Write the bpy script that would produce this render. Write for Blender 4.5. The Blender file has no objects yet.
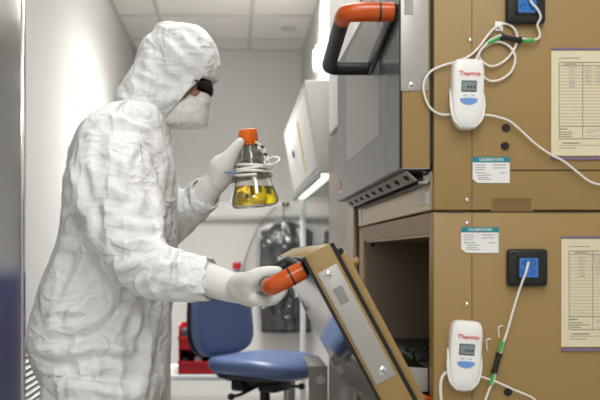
import bpy, bmesh, math, random
from mathutils import Vector, Matrix, noise
random.seed(4)
S = bpy.context.scene
COL = S.collection
F = 833.0; VX, VY = 235.0, 256.0; EYE = 1.15
PI = math.pi
def P(px, py, Y):                      # a point of the place at distance Y from where the photographer stood
    return Vector(((px-VX)*Y/F, Y, EYE-(py-VY)*Y/F))

# ------------------------------------------------------------------ materials
def mat(name, col, rough=.5, metal=0., spec=.5, bump=0., bscale=50., var=0., vscale=6., stretch=None,
        trans=0., ior=1.45, emit=None, estr=0., coat=0., aniso=0., alpha=1.):
    m = bpy.data.materials.new(name); m.use_nodes = True
    nt = m.node_tree; b = nt.nodes['Principled BSDF']
    def srgb(c): return tuple(((x/255)/12.92 if x/255 <= .04045 else ((x/255+.055)/1.055)**2.4) for x in c)
    c = srgb(col)
    b.inputs['Base Color'].default_value = (*c, 1)
    b.inputs['Roughness'].default_value = rough; b.inputs['Metallic'].default_value = metal
    b.inputs['Specular IOR Level'].default_value = spec
    b.inputs['Transmission Weight'].default_value = trans; b.inputs['IOR'].default_value = ior
    b.inputs['Coat Weight'].default_value = coat; b.inputs['Coat Roughness'].default_value = .05
    b.inputs['Alpha'].default_value = alpha
    if emit:
        b.inputs['Emission Color'].default_value = (*srgb(emit), 1); b.inputs['Emission Strength'].default_value = estr
    if bump or var:
        tc = nt.nodes.new('ShaderNodeTexCoord'); mp = nt.nodes.new('ShaderNodeMapping')
        if stretch: mp.inputs['Scale'].default_value = stretch
        nt.links.new(tc.outputs['Object'], mp.inputs['Vector'])
    if var:
        n = nt.nodes.new('ShaderNodeTexNoise'); n.inputs['Scale'].default_value = vscale; n.inputs['Detail'].default_value = 5
        nt.links.new(mp.outputs['Vector'], n.inputs['Vector'])
        r = nt.nodes.new('ShaderNodeMapRange'); r.inputs['From Min'].default_value = .3; r.inputs['From Max'].default_value = .7
        r.inputs['To Min'].default_value = 1-var; r.inputs['To Max'].default_value = 1+var
        nt.links.new(n.outputs['Fac'], r.inputs['Value'])
        mx = nt.nodes.new('ShaderNodeVectorMath'); mx.operation = 'SCALE'; mx.inputs[0].default_value = c
        nt.links.new(r.outputs['Result'], mx.inputs['Scale']); nt.links.new(mx.outputs['Vector'], b.inputs['Base Color'])
    if bump:
        n2 = nt.nodes.new('ShaderNodeTexNoise'); n2.inputs['Scale'].default_value = bscale; n2.inputs['Detail'].default_value = 4
        nt.links.new(mp.outputs['Vector'], n2.inputs['Vector'])
        bp = nt.nodes.new('ShaderNodeBump'); bp.inputs['Strength'].default_value = bump; bp.inputs['Distance'].default_value = .002
        nt.links.new(n2.outputs['Fac'], bp.inputs['Height']); nt.links.new(bp.outputs['Normal'], b.inputs['Normal'])
    return m

def suit_material(name, col, strength=.55, scale=1.):
    m = mat(name, col, rough=.5, spec=.35)
    nt = m.node_tree; b = nt.nodes['Principled BSDF']
    tc = nt.nodes.new('ShaderNodeTexCoord')
    warp = nt.nodes.new('ShaderNodeTexNoise'); warp.inputs['Scale'].default_value = 6*scale; warp.inputs['Detail'].default_value = 3
    nt.links.new(tc.outputs['Object'], warp.inputs['Vector'])
    add = nt.nodes.new('ShaderNodeVectorMath'); add.operation = 'MULTIPLY_ADD'
    add.inputs[1].default_value = (.07, .07, .07)
    nt.links.new(warp.outputs['Color'], add.inputs[0]); nt.links.new(tc.outputs['Object'], add.inputs[2])
    prev = None
    for sc, w, st in ((4.5, 1.7, (1.3, 1, .7)), (9, 1.25, (2.0, 1.2, .45)), (17, .55, (.5, 1.2, 1.8))):     # sharp crumple creases
        mp = nt.nodes.new('ShaderNodeMapping'); mp.inputs['Scale'].default_value = st; mp.inputs['Rotation'].default_value = (.25, {4.5: .7, 9: -.75, 17: .35}[sc], .2)
        nt.links.new(add.outputs[0], mp.inputs['Vector'])
        v = nt.nodes.new('ShaderNodeTexNoise'); v.inputs['Scale'].default_value = sc*scale; v.inputs['Detail'].default_value = 1.5
        nt.links.new(mp.outputs[0], v.inputs['Vector'])
        s1 = nt.nodes.new('ShaderNodeMath'); s1.operation = 'SUBTRACT'; s1.inputs[1].default_value = .5; nt.links.new(v.outputs['Fac'], s1.inputs[0])
        s2 = nt.nodes.new('ShaderNodeMath'); s2.operation = 'ABSOLUTE'; nt.links.new(s1.outputs[0], s2.inputs[0])
        s3 = nt.nodes.new('ShaderNodeMath'); s3.operation = 'POWER'; s3.inputs[1].default_value = .8; nt.links.new(s2.outputs[0], s3.inputs[0])
        mm = nt.nodes.new('ShaderNodeMath'); mm.operation = 'MULTIPLY'; mm.inputs[1].default_value = -w*4; nt.links.new(s3.outputs[0], mm.inputs[0])
        if prev is None: prev = mm.outputs[0]
        else:
            a = nt.nodes.new('ShaderNodeMath'); a.operation = 'ADD'
            nt.links.new(prev, a.inputs[0]); nt.links.new(mm.outputs[0], a.inputs[1]); prev = a.outputs[0]
    for sc, w in ((21, .28), (46, .14)):                       # flat facets between creases
        v = nt.nodes.new('ShaderNodeTexVoronoi'); v.feature = 'F1'; v.inputs['Scale'].default_value = sc*scale
        nt.links.new(add.outputs[0], v.inputs['Vector'])
        a = nt.nodes.new('ShaderNodeMath'); a.operation = 'MULTIPLY_ADD'; a.inputs[1].default_value = w
        nt.links.new(v.outputs['Distance'], a.inputs[0]); nt.links.new(prev, a.inputs[2]); prev = a.outputs[0]
    bp = nt.nodes.new('ShaderNodeBump'); bp.inputs['Strength'].default_value = strength; bp.inputs['Distance'].default_value = .006
    nt.links.new(a.outputs[0], bp.inputs['Height']); nt.links.new(bp.outputs['Normal'], b.inputs['Normal'])
    return m

def film_material(name, amount=.16, tint=(1, 1, 1, 1), rough=.12, bump=0):    # thin clear plastic
    m = bpy.data.materials.new(name); m.use_nodes = True; nt = m.node_tree
    nt.nodes.remove(nt.nodes['Principled BSDF']); out = nt.nodes['Material Output']
    t = nt.nodes.new('ShaderNodeBsdfTransparent'); t.inputs['Color'].default_value = tint
    g = nt.nodes.new('ShaderNodeBsdfGlossy'); g.inputs['Roughness'].default_value = rough
    lw = nt.nodes.new('ShaderNodeLayerWeight'); lw.inputs['Blend'].default_value = .5
    pw = nt.nodes.new('ShaderNodeMath'); pw.operation = 'POWER'; pw.inputs[1].default_value = 4
    nt.links.new(lw.outputs['Facing'], pw.inputs[0])
    ad = nt.nodes.new('ShaderNodeMath'); ad.operation = 'MULTIPLY_ADD'; ad.inputs[1].default_value = .6; ad.inputs[2].default_value = amount
    nt.links.new(pw.outputs[0], ad.inputs[0])
    mx = nt.nodes.new('ShaderNodeMixShader')
    if bump:
        tc = nt.nodes.new('ShaderNodeTexCoord'); n = nt.nodes.new('ShaderNodeTexNoise'); n.inputs['Scale'].default_value = 14; n.inputs['Detail'].default_value = 3; n.inputs['Distortion'].default_value = .8
        nt.links.new(tc.outputs['Object'], n.inputs['Vector']); bp = nt.nodes.new('ShaderNodeBump'); bp.inputs['Strength'].default_value = bump; bp.inputs['Distance'].default_value = .02
        nt.links.new(n.outputs['Fac'], bp.inputs['Height']); nt.links.new(bp.outputs['Normal'], g.inputs['Normal'])
    nt.links.new(ad.outputs[0], mx.inputs[0]); nt.links.new(t.outputs[0], mx.inputs[1]); nt.links.new(g.outputs[0], mx.inputs[2])
    nt.links.new(mx.outputs[0], out.inputs['Surface'])
    return m

M = dict(
 wall=mat('painted_wall', (210, 209, 206), .75, spec=.15, var=.012, vscale=2),
 bulk=mat('painted_bulkhead', (200, 199, 196), .75, spec=.15, var=.012, vscale=2),
 back=mat('painted_back_wall', (226, 224, 221), .7, spec=.2, var=.012, vscale=2),
 tile=mat('ceiling_tile', (238, 234, 228), .9, bump=.3, bscale=260, var=.02, vscale=40),
 grid=mat('ceiling_grid_paint', (206, 202, 196), .5),
 floor=mat('vinyl_floor', (196, 196, 192), .35, var=.06, vscale=12),
 tan=mat('tan_powder_coat', (152, 125, 77), .42, bump=.12, bscale=420, var=.012, vscale=4),
 seam=mat('dark_seam', (60, 46, 28), .6),
 recess=mat('recess_brown', (120, 94, 54), .6),
 black=mat('black_plastic', (26, 26, 28), .42, bump=.1, bscale=300),
 rubber=mat('black_rubber', (22, 22, 24), .6),
 steel=mat('brushed_steel', (168, 168, 168), .24, 1, bump=.12, bscale=60, stretch=(1, 1, 22), var=.03, vscale=20),
 steelh=mat('brushed_steel_across', (140, 138, 135), .3, .8, bump=.12, bscale=60, stretch=(1, .1, 22), var=.03, vscale=20),
 plate=mat('satin_steel_plate', (176, 174, 172), .42, .6, bump=.05, bscale=200),
 liner=mat('chamber_liner', (172, 160, 148), .42, .35, bump=.1, bscale=50, stretch=(1, 1, 25)),
 lip=mat('beige_steel_lip', (188, 172, 150), .36, .7, bump=.08, bscale=60, stretch=(1, 1, 20)),
 bsteel=mat('warm_brushed_steel', (150, 139, 126), .32, .85, bump=.08, bscale=50, stretch=(20, 20, 1)),
 chrome=mat('chrome', (225, 225, 225), .12, 1),
 hole=mat('dark_hole', (18, 16, 15), .8),
 orange=mat('orange_plastic', (196, 80, 14), .3, coat=.2, var=.05, vscale=30),
 cap=mat('orange_cap', (240, 112, 20), .38),
 glassgrey=mat('grey_door_glass', (116, 117, 121), .16, .0, spec=.45),
 glasswin=mat('pale_window_glass', (164, 163, 163), .14, .0, spec=.45),
 mirror=mat('mirror_glass', (50, 52, 56), .05, 1, bump=.35, bscale=4),
 white=mat('white_plastic', (232, 232, 230), .32, coat=.2),
 whitep=mat('white_paint', (236, 235, 232), .42),
 offw=mat('off_white_cable', (228, 226, 220), .4),
 green=mat('green_sleeve', (60, 170, 84), .4),
 lcd=mat('lcd_grey', (126, 140, 142), .25),
 lcdd=mat('lcd_dark', (60, 70, 78), .3),
 blueb=mat('blue_button', (110, 150, 214), .35),
 blueb2=mat('added_bin_blue', (36, 66, 150), .4),
 red=mat('red_print', (206, 40, 50), .5),
 redp=mat('red_plastic', (200, 24, 34), .35),
 bluew=mat('blue_window', (40, 104, 176), .15, emit=(30, 100, 190), estr=.15, coat=.5, var=.25, vscale=150),
 blued=mat('blue_window_dark', (24, 60, 120), .2),
 paper=mat('cream_paper', (220, 211, 180), .75, var=.01, vscale=30),
 label=mat('label_white', (226, 226, 226), .55),
 teal=mat('label_teal', (24, 128, 140), .5),
 ink=mat('grey_ink', (108, 104, 96), .8),
 inkd=mat('dark_ink', (50, 50, 60), .8),
 inkb=mat('blue_ink', (120, 124, 170), .8),
 purple=mat('purple_edge', (122, 104, 140), .5),
 blue=mat('blue_vinyl', (82, 100, 138), .38, bump=.12, bscale=300),
 glove=mat('white_glove', (230, 230, 228), .55, bump=.3, bscale=60, spec=.4),
 suit=suit_material('coverall_fabric', (245, 246, 247), .85),
 hoodm=suit_material('hood_fabric', (240, 241, 242), .7, 1.25),
 mask=suit_material('mask_fabric', (226, 225, 222), .3, .6),
 skin=mat('skin', (150, 112, 92), .5),
 hair=mat('dark_brows', (40, 28, 22), .7),
 lens=mat('dark_lens', (22, 16, 14), .06, spec=.9, coat=1),
 eye=mat('eye_white', (230, 226, 220), .2),
 iris=mat('iris', (60, 36, 20), .2),
 clear=film_material('clear_plastic', .05),
 film=film_material('plastic_film', .13, rough=.08, bump=1.),
 sleeve=film_material('document_sleeve', .02, rough=.3),
 glass=mat('flask_glass', (250, 252, 250), .0, trans=1, ior=1.45),
 liquid=mat('yellow_culture', (255, 222, 48), .0, trans=1, ior=1.33),
 tube=mat('silicone_tubing', (246, 245, 240), .4, spec=.5),
 cloth=mat('dark_clothes', (36, 36, 42), .7, bump=.4, bscale=30),
 yel=mat('yellow_strip', (214, 196, 60), .5),
 tubel=mat('fluorescent_tube', (240, 255, 235), .5, emit=(232, 250, 220), estr=1.2),
 panel=mat('light_diffuser', (250, 250, 245), .5, emit=(255, 252, 246), estr=2.5),
 tray=mat('dark_tray', (34, 42, 40), .45, .3),
 hoodw=mat('hood_white_paint', (198, 197, 194), .4),
 dark=mat('dark_interior', (40, 38, 37), .6),
)

# ------------------------------------------------------------------ mesh helpers
class MB:
    def __init__(s): s.bm = bmesh.new()
    def _v(s, pts): return [s.bm.verts.new(p) for p in pts]
    def box(s, x0, x1, y0, y1, z0, z1, bev=0., seg=2):
        return s.boxm(Vector(((x0+x1)/2, (y0+y1)/2, (z0+z1)/2)), (abs(x1-x0), abs(y1-y0), abs(z1-z0)), Matrix.Identity(3), bev, seg)
    def boxm(s, c, size, R, bev=0., seg=2):
        t = bmesh.new(); bmesh.ops.create_cube(t, size=1)
        for v in t.verts: v.co = Vector((v.co.x*size[0], v.co.y*size[1], v.co.z*size[2]))
        if bev: bmesh.ops.bevel(t, geom=list(t.edges), offset=bev, segments=seg, profile=.5, affect='EDGES')
        for v in t.verts: v.co = R @ v.co + Vector(c)
        s.merge(t); return s
    def merge(s, t):
        d = bpy.data.meshes.new('tmp'); t.to_mesh(d); t.free(); s.bm.from_mesh(d); bpy.data.meshes.remove(d)
    def prism(s, pts, axis, a0, a1, bev=0.):         # 2D outline extruded along an axis
        t = bmesh.new()
        def mk(p, a):
            return {'y': (p[0], a, p[1]), 'x': (a, p[0], p[1]), 'z': (p[0], p[1], a)}[axis]
        A = [t.verts.new(mk(p, a0)) for p in pts]; B = [t.verts.new(mk(p, a1)) for p in pts]
        n = len(pts); t.faces.new(A); t.faces.new(B[::-1])
        for i in range(n): t.faces.new((A[i], B[i], B[(i+1) % n], A[(i+1) % n]))
        bmesh.ops.recalc_face_normals(t, faces=t.faces)
        if bev: bmesh.ops.bevel(t, geom=list(t.edges), offset=bev, segments=2, profile=.5, affect='EDGES')
        s.merge(t); return s
    def loft(s, rings, cap=True, closed=True):
        vs = [s._v(r) for r in rings]; n = len(rings[0])
        for a, b in zip(vs, vs[1:]):
            for i in range(n if closed else n-1):
                s.bm.faces.new((a[i], a[(i+1) % n], b[(i+1) % n], b[i]))
        if cap:
            s.bm.faces.new(vs[0][::-1]); s.bm.faces.new(vs[-1])
        return s
    def tube(s, pts, r, seg=8, smooth=0, cap=True, flat=1.):
        pts = [Vector(p) for p in pts]
        rr = list(r) if isinstance(r, (list, tuple)) else [r]*len(pts)
        if smooth: pts, rr = spline(pts, rr, smooth)
        d0 = (pts[1]-pts[0]).normalized()
        u = d0.orthogonal().normalized(); rings = []
        for i, p in enumerate(pts):
            d = (pts[min(i+1, len(pts)-1)]-pts[max(i-1, 0)])
            if d.length < 1e-9: d = d0
            d = d.normalized(); u = (u-d*u.dot(d)).normalized(); w = d.cross(u)
            rings.append([p+(u*math.cos(2*PI*k/seg)+w*math.sin(2*PI*k/seg)*flat)*rr[i] for k in range(seg)])
        return s.loft(rings, cap)
    def cyl(s, a, b, r, r2=None, seg=20): return s.tube([a, b], [r, r if r2 is None else r2], seg)
    def lathe(s, prof, c=(0, 0, 0), seg=40, cap=False, f=None):   # profile of (radius, height)
        c = Vector(c); rings = []
        for r, h in prof:
            rings.append([c+Vector((r*math.cos(2*PI*k/seg), r*math.sin(2*PI*k/seg), h)) for k in range(seg)])
        if f: rings = [[f(p) for p in q] for q in rings]
        return s.loft(rings, cap)
    def sphere(s, c, r, seg=20, rings=12, R=None):
        r = (r, r, r) if not isinstance(r, (tuple, list)) else r
        t = bmesh.new(); bmesh.ops.create_uvsphere(t, u_segments=seg, v_segments=rings, radius=1)
        for v in t.verts:
            q = Vector((v.co.x*r[0], v.co.y*r[1], v.co.z*r[2]))
            v.co = (R @ q if R else q)+Vector(c)
        s.merge(t); return s
    def build(s, name, m, parent=None, smooth=True, kind=None, ang=40):
        bmesh.ops.recalc_face_normals(s.bm, faces=s.bm.faces)
        if parent is not None and not parent.get('_local'):
            off = world_loc(parent)
            for v in s.bm.verts: v.co -= off
        me = bpy.data.meshes.new(name); s.bm.to_mesh(me); s.bm.free()
        me.materials.append(m)
        if smooth:
            me.polygons.foreach_set('use_smooth', [True]*len(me.polygons))
            try: me.set_sharp_from_angle(angle=math.radians(ang))
            except Exception: pass
        o = bpy.data.objects.new(name, me); COL.objects.link(o)
        if parent is not None: o.parent = parent
        if kind: o['kind'] = kind
        return o
def world_loc(o):
    v = Vector((0, 0, 0))
    while o is not None: v += o.location; o = o.parent
    return v
def spline(pts, rr, n):
    P_, R_ = [], []
    for i in range(len(pts)-1):
        p0, p1, p2, p3 = pts[max(i-1, 0)], pts[i], pts[i+1], pts[min(i+2, len(pts)-1)]
        for k in range(n):
            t = k/n
            P_.append(.5*((2*p1)+(p2-p0)*t+(2*p0-5*p1+4*p2-p3)*t*t+(3*p1-p0-3*p2+p3)*t**3)); R_.append(rr[i]*(1-t)+rr[i+1]*t)
    P_.append(pts[-1]); R_.append(rr[-1]); return P_, R_
def thing(name, label, cat, loc=(0, 0, 0), group=None, rz=0, local=False):
    o = bpy.data.objects.new(name, None); COL.objects.link(o); o.location = loc; o.rotation_euler = (0, 0, rz)
    o.empty_display_size = .05
    if local: o['_local'] = 1
    return tag(o, label, cat, group)
def tag(o, label, cat, group=None):
    o['label'] = label; o['category'] = cat
    if group: o['group'] = group
    return o
def remesh(mb, voxel, iters=2, fac=.5):             # union overlapping closed shapes into one surface
    me = bpy.data.meshes.new('t'); bmesh.ops.recalc_face_normals(mb.bm, faces=mb.bm.faces); mb.bm.to_mesh(me); mb.bm.free()
    o = bpy.data.objects.new('t', me); COL.objects.link(o)
    md = o.modifiers.new('r', 'REMESH'); md.mode = 'VOXEL'; md.voxel_size = voxel; md.use_smooth_shade = True
    dg = bpy.context.evaluated_depsgraph_get(); dg.update()
    e = o.evaluated_get(dg); out = MB(); em = e.to_mesh(); out.bm.from_mesh(em); e.to_mesh_clear()
    bpy.data.objects.remove(o); bpy.data.meshes.remove(me)
    for _ in range(iters): bmesh.ops.smooth_vert(out.bm, verts=out.bm.verts, factor=fac, use_axis_x=True, use_axis_y=True, use_axis_z=True)
    out.bm.normal_update()
    return out
def text(body, size, m, parent, loc, R, extrude=.0002, name='lettering', sx=1.):
    c = bpy.data.curves.new('t', 'FONT'); c.body = body; c.size = size; c.extrude = extrude; c.align_x = 'CENTER'; c.align_y = 'CENTER'
    c.offset = size*.012
    o = bpy.data.objects.new('t', c); COL.objects.link(o)
    dg = bpy.context.evaluated_depsgraph_get(); dg.update()
    me = bpy.data.meshes.new_from_object(o.evaluated_get(dg)); bpy.data.objects.remove(o)
    off = world_loc(parent)
    for v in me.vertices: v.co = R @ Vector((v.co.x*sx, v.co.y, v.co.z)) + Vector(loc) - off
    me.materials.clear(); me.materials.append(m)
    q = bpy.data.objects.new(name, me); COL.objects.link(q); q.parent = parent
    return q
RY = Matrix(((1, 0, 0), (0, 0, -1), (0, 1, 0)))     # text reads from -Y, upright

# ------------------------------------------------------------------ the setting
def structure(name, mb, m): return mb.build(name, m, kind='structure')
WL, WR, WB, CZ = -.76, 1.27, 6.27, 2.70
structure('wall_left', MB().box(WL-.1, WL, -2.6, WB, 0, CZ), M['wall'])
structure('wall_right', MB().box(WR, WR+.1, -2.6, WB, 0, CZ), M['wall'])
structure('wall_back', MB().box(WL-.1, WR+.1, WB, WB+.1, 0, CZ), M['back'])
structure('wall_front', MB().box(WL-.1, WR+.1, -2.7, -2.6, 0, CZ), M['wall'])
structure('wall_bulkhead', MB().box(.5, WR, 3.3, WB, 1.95, CZ), M['bulk'])
structure('floor', MB().box(WL-.1, WR+.1, -2.7, WB+.1, -.05, 0), M['floor'])
structure('ceiling', MB().box(WL-.1, WR+.1, -2.7, WB+.1, CZ, CZ+.05), M['tile'])
g = MB()
y = 5.95
while y > -2.6: g.box(WL, WR, y-.012, y+.012, CZ-.006, CZ+.002); y -= .59
for x in (-.49, .105, .70): g.box(x-.012, x+.012, -2.6, WB, CZ-.0065, CZ+.002)
g.box(WL, WL+.02, -2.6, WB, CZ-.007, CZ+.002); g.box(WL, WR, WB-.02, WB, CZ-.007, CZ+.002)
structure('trim_1', g, M['grid'])
structure('baseboard_left', MB().box(WL, WL+.012, 3.02, WB, 0, .1, .003), M['grid'])
structure('baseboard_back', MB().box(WL, WR, WB-.012, WB, 0, .1, .003), M['grid'])

# ceiling lights: recessed troffers, each with its lamp
def troffer(x, y, w, l, power, lab, spread=180):
    t = thing('ceiling_light', lab, 'ceiling light', (x, y, CZ-.012), 'recessed ceiling lights')
    f = MB(); f.box(x-w/2, x+w/2, y-l/2, y-l/2+.02, CZ-.012, CZ); f.box(x-w/2, x+w/2, y+l/2-.02, y+l/2, CZ-.012, CZ)
    f.box(x-w/2, x-w/2+.02, y-l/2, y+l/2, CZ-.012, CZ); f.box(x+w/2-.02, x+w/2, y-l/2, y+l/2, CZ-.012, CZ)
    f.build('frame', M['whitep'], t)
    MB().box(x-w/2+.02, x+w/2-.02, y-l/2+.02, y+l/2-.02, CZ-.006, CZ-.002).build('diffuser', M['panel'], t)
    L = bpy.data.lights.new('lamp', 'AREA'); L.shape = 'RECTANGLE'; L.size = w-.05; L.size_y = l-.05; L.energy = power; L.color = (1, .99, .965); L.spread = math.radians(spread)
    o = bpy.data.objects.new('lamp', L); COL.objects.link(o); o.parent = t; o.location = (0, 0, -.004)
troffer(-.19, -1.35, .56, 1.14, 33, 'rearmost ceiling light, behind where the photo is taken')
troffer(.40, .35, .56, 1.14, 15, 'ceiling light over the camera side of the tan incubators')
troffer(.1, 2.3, .56, 1.14, 9.5, 'ceiling light above the person in white')
troffer(.09, 4.35, .8, 1.12, 42, 'ceiling light above the blue chair, nearest the back wall', 125)

d = MB(); c = Vector((.365, 5.66, CZ)); d.lathe([(.055, 0), (.055, -.006), (.04, -.012), (.0005, -.014)], c, 28)
tag(d.build('sprinkler_cover', M['grid']), 'small round cover plate on the ceiling tile near the back wall', 'sprinkler cover')

# ------------------------------------------------------------------ steel cabinet at far left
t = thing('steel_cabinet', 'tall stainless steel cabinet at the far left edge beside the white wall', 'cabinet', (WL+.01, 2.2, 0))
MB().box(WL+.001, WL+.012, 1.3, 2.90, .06, 2.5, .003).build('body', M['steel'], t)
MB().box(WL+.012, WL+.03, 1.34, 2.84, .12, 2.44, .004).build('door', M['steel'], t)
MB().box(WL+.012, WL+.034, 2.855, 2.895, .06, 2.5, .006).build('edge_trim', M['chrome'], t)
MB().box(WL+.001, WL+.03, 1.3, 2.90, 0, .06).build('plinth', M['black'], t)
# louvred grille in the left wall
t = thing('wall_grille', 'slatted return air grille low on the left wall behind the person', 'grille', (WL, 3.35, .2))
MB().box(WL, WL+.006, 2.91, 3.72, .2, .84).build('backing', M['dark'], t)
f = MB(); f.box(WL, WL+.02, 2.91, 2.94, .2, .84); f.box(WL, WL+.02, 3.69, 3.72, .2, .84); f.box(WL, WL+.02, 2.93, 3.69, .81, .84); f.box(WL, WL+.02, 2.93, 3.69, .2, .23)
f.build('frame', M['steel'], t)
k = MB(); z = .245
R = Matrix.Rotation(math.radians(35), 3, 'Y')
while z < .80: k.boxm(Vector((WL+.011, 3.315, z)), (.016, .75, .005), R); z += .024
k.build('slat', M['whitep'], t)

# ------------------------------------------------------------------ tan incubator shakers
NY, FY, BX = 1.5, 2.4, .358          # near side, far side, front plane
RX = 1.2
def Q(px, py): v = P(px, py, NY); return v.x, v.z
def panel_box(mb, px0, py0, px1, py1, d0, d1, bev=.0):   # a box on the near side of the machine: d0..d1 in front of it
    x0, z1 = Q(px0, py0); x1, z0 = Q(px1, py1); return mb.box(x0, x1, NY-d1, NY-d0, z0, z1, bev)
zs = P(0, 211, NY).z                  # seam between the two machines
ztop = 1.70; zbot = .765

up = thing('incubator', 'upper tan incubator with its glass door closed, stacked on another', 'incubator', (.8, 1.95, zs), 'stacked tan incubators')
b = MB()
b.box(BX, RX, NY+.0006, FY, zs+.0015, ztop, .003)
b.build('body', M['tan'], up)
b = MB(); b.box(BX-.003, BX+.001, NY+.012, FY-.004, zs+.004, 1.302)
b.build('front_lip', M['lip'], up)
lo = thing('incubator', 'lower tan incubator with its glass door tilted open by the gloved hand', 'incubator', (.8, 1.95, zbot), 'stacked tan incubators')
OZ = 1.192                            # top of the opening
b = MB()
b.box(BX, RX, NY+.0006, 1.538, zbot, zs-.0015, .002); b.box(BX, RX, 2.31, FY, zbot, zs-.0015, .002)
b.box(BX, RX, 1.538, 2.31, OZ, zs-.0015); b.box(BX, RX, 1.538, 2.31, zbot, .80); b.box(1.16, RX, 1.538, 2.31, .80, OZ)
b.build('body', M['tan'], lo)
b = MB(); b.box(BX+.004, 1.16, 2.300, 2.312, .80, OZ); b.box(BX+.004, 1.16, 1.536, 1.545, .80, OZ); b.box(1.15, 1.162, 1.54, 2.31, .80, OZ)
b.box(BX+.004, 1.16, 1.54, 2.31, OZ-.006, OZ+.002); b.box(BX+.004, 1.16, 1.54, 2.31, .798, .806)
b.build('chamber_liner', M['liner'], lo)
b = MB(); b.cyl((.38, 2.299, 1.18), (.38, 2.294, 1.18), .004)
b.build('screw', M['hole'], lo)
b = MB(); b.box(.39, 1.14, 1.56, 2.28, .90, .925, .004)
tr = b.build('shaker_tray', M['tray'], lo)
for yy in (1.62, 1.78):
    for xx in (.40, .50):
        k = MB(); pts = [Vector((xx+.034*math.cos(a), yy+.034*math.sin(a), .950+.003*math.sin(a*14))) for a in [i*2*PI/60 for i in range(61)]]
        k.tube(pts, .0018, 5)
        for a in range(4):
            a = a*PI/2+.7; k.tube([(xx, yy, .927), (xx+.02*math.cos(a), yy+.02*math.sin(a), .925), (xx+.034*math.cos(a), yy+.034*math.sin(a), .950)], .0022, 5, 3)
        k.build('flask_clamp', M['tray'], tr)
st = MB()
st.box(BX+.03, RX-.02, NY+.04, FY-.03, .0, zbot-.002, .004)
tag(st.build('machine_stand', M['tan']), 'tan base unit on the floor carrying both incubators', 'base unit')

def side_details(root, zr, sy):
    s = MB(); x, _ = Q(472, 0)
    s.box(x-.0008, x+.0008, NY-.0003, NY+.0008, zr[0]+.002, zr[1]-.002); s.build('panel_seam', M['recess'], root)
    for (px, py) in sy:
        v = P(px, py, NY); q = MB(); q.sphere(v+Vector((0, 0, 0)), (.0042, .003, .0042), 14, 8)
        o = q.build('screw', M['chrome'], root)
side_details(up, (zs, ztop), [(467, 200), (470, 40)])
side_details(lo, (zbot, zs), [(467, 223), (467, 304)])
# grooves, pull slot, plugs
s = MB(); panel_box(s, 472, 169.6, 610, 170.8, 0, .0004); s.build('panel_groove', M['seam'], up)
s = MB(); panel_box(s, 436, 211.3, 640, 212.4, -.001, .0004)
panel_box(s, 449, 210.2, 463, 212.6, -.001, .0008); s.build('stacking_gap', M['seam'], lo)
s = MB()
x0, z1 = Q(492, 198); x1, z0 = Q(531, 211.4)
for a in ((x0-.002, x1+.002, z1, z1+.002), (x0-.002, x0, z0, z1), (x1, x1+.002, z0, z1)): s.box(a[0], a[1], NY-.002, NY+.001, a[2], a[3])
sl = s.build('pull_slot', M['tan'], up)
s = MB(); s.box(x0, x1, NY-.0008, NY+.001, z0, z1); s.box(x0, x1, NY-.0016, NY-.0008, z1-.006, z1); s.build('slot_recess', M['recess'], sl)
def plug(px, py, root, r=.0075):
    v = P(px, py, NY); q = MB(); q.cyl(v+Vector((0, .001, 0)), v+Vector((0, -.003, 0)), r, r*.9, 18); q.build('rubber_plug', M['rubber'], root)
plug(506, 128, up); plug(505, 146, up); plug(508, 392, lo)

# upper door ---------------------------------------------------------------
DX0, DX1 = .297, .351
dz0, dz1 = P(0, 168, NY).z, 1.705
dr = MB().box(DX0+.003, DX1, NY, 2.41, dz0, dz1, .0015).build('door', M['tan'], up)
MB().box(DX1, BX, NY+.006, 2.40, dz0+.006, dz1-.006).build('gasket', M['rubber'], dr)
b = MB(); b.box(DX0, DX0+.0035, NY+.0005, 2.412, dz0, dz1); b.build('glass_front', M['glassgrey'], dr)
b = MB(); b.box(DX0-.0006, DX0+.0002, 1.72, 2.22, 1.40, dz1-.02); b.build('window', M['glasswin'], dr)
b = MB(); b.box(DX0-.0012, DX0+.004, NY-.001, NY+.0016, dz0, dz1); b.build('edge_strip', M['black'], dr)
b = MB(); panel_box(b, 400.5, -34, 428, 91, 0, .0022, .0008); pl = b.build('side_plate', M['plate'], dr)
def phillips(v, parent, ax, r=.0085):        # pan head screw with a cross, facing -Y
    b = MB(); b.lathe([(r, 0), (r, .001), (r*.7, .0028), (.0003, .0034)], (0, 0, 0), 24)
    for q in b.bm.verts: q.co = Vector(v)+Vector((q.co.x, -q.co.z, q.co.y))
    o = b.build('screw', M['chrome'], parent)
    b = MB(); b.boxm(Vector(v)+Vector((0, -.003, 0)), (r*1.1, .001, .0014), Matrix.Rotation(ax, 3, 'Y')); b.boxm(Vector(v)+Vector((0, -.003, 0)), (.0014, .001, r*1.1), Matrix.Rotation(ax, 3, 'Y'))
    b.build('screw_slot', M['hole'], parent)
phillips(P(411, 86, NY)+Vector((0, -.0022, 0)), pl, .4, .0075)
phillips(P(411, -22, NY)+Vector((0, -.0022, 0)), pl, .2, .0075)
b = MB(); panel_box(b, 404, -4, 413, 15, .0022, .003); b.build('embossed_patch', M['glasswin'], pl)
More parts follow.
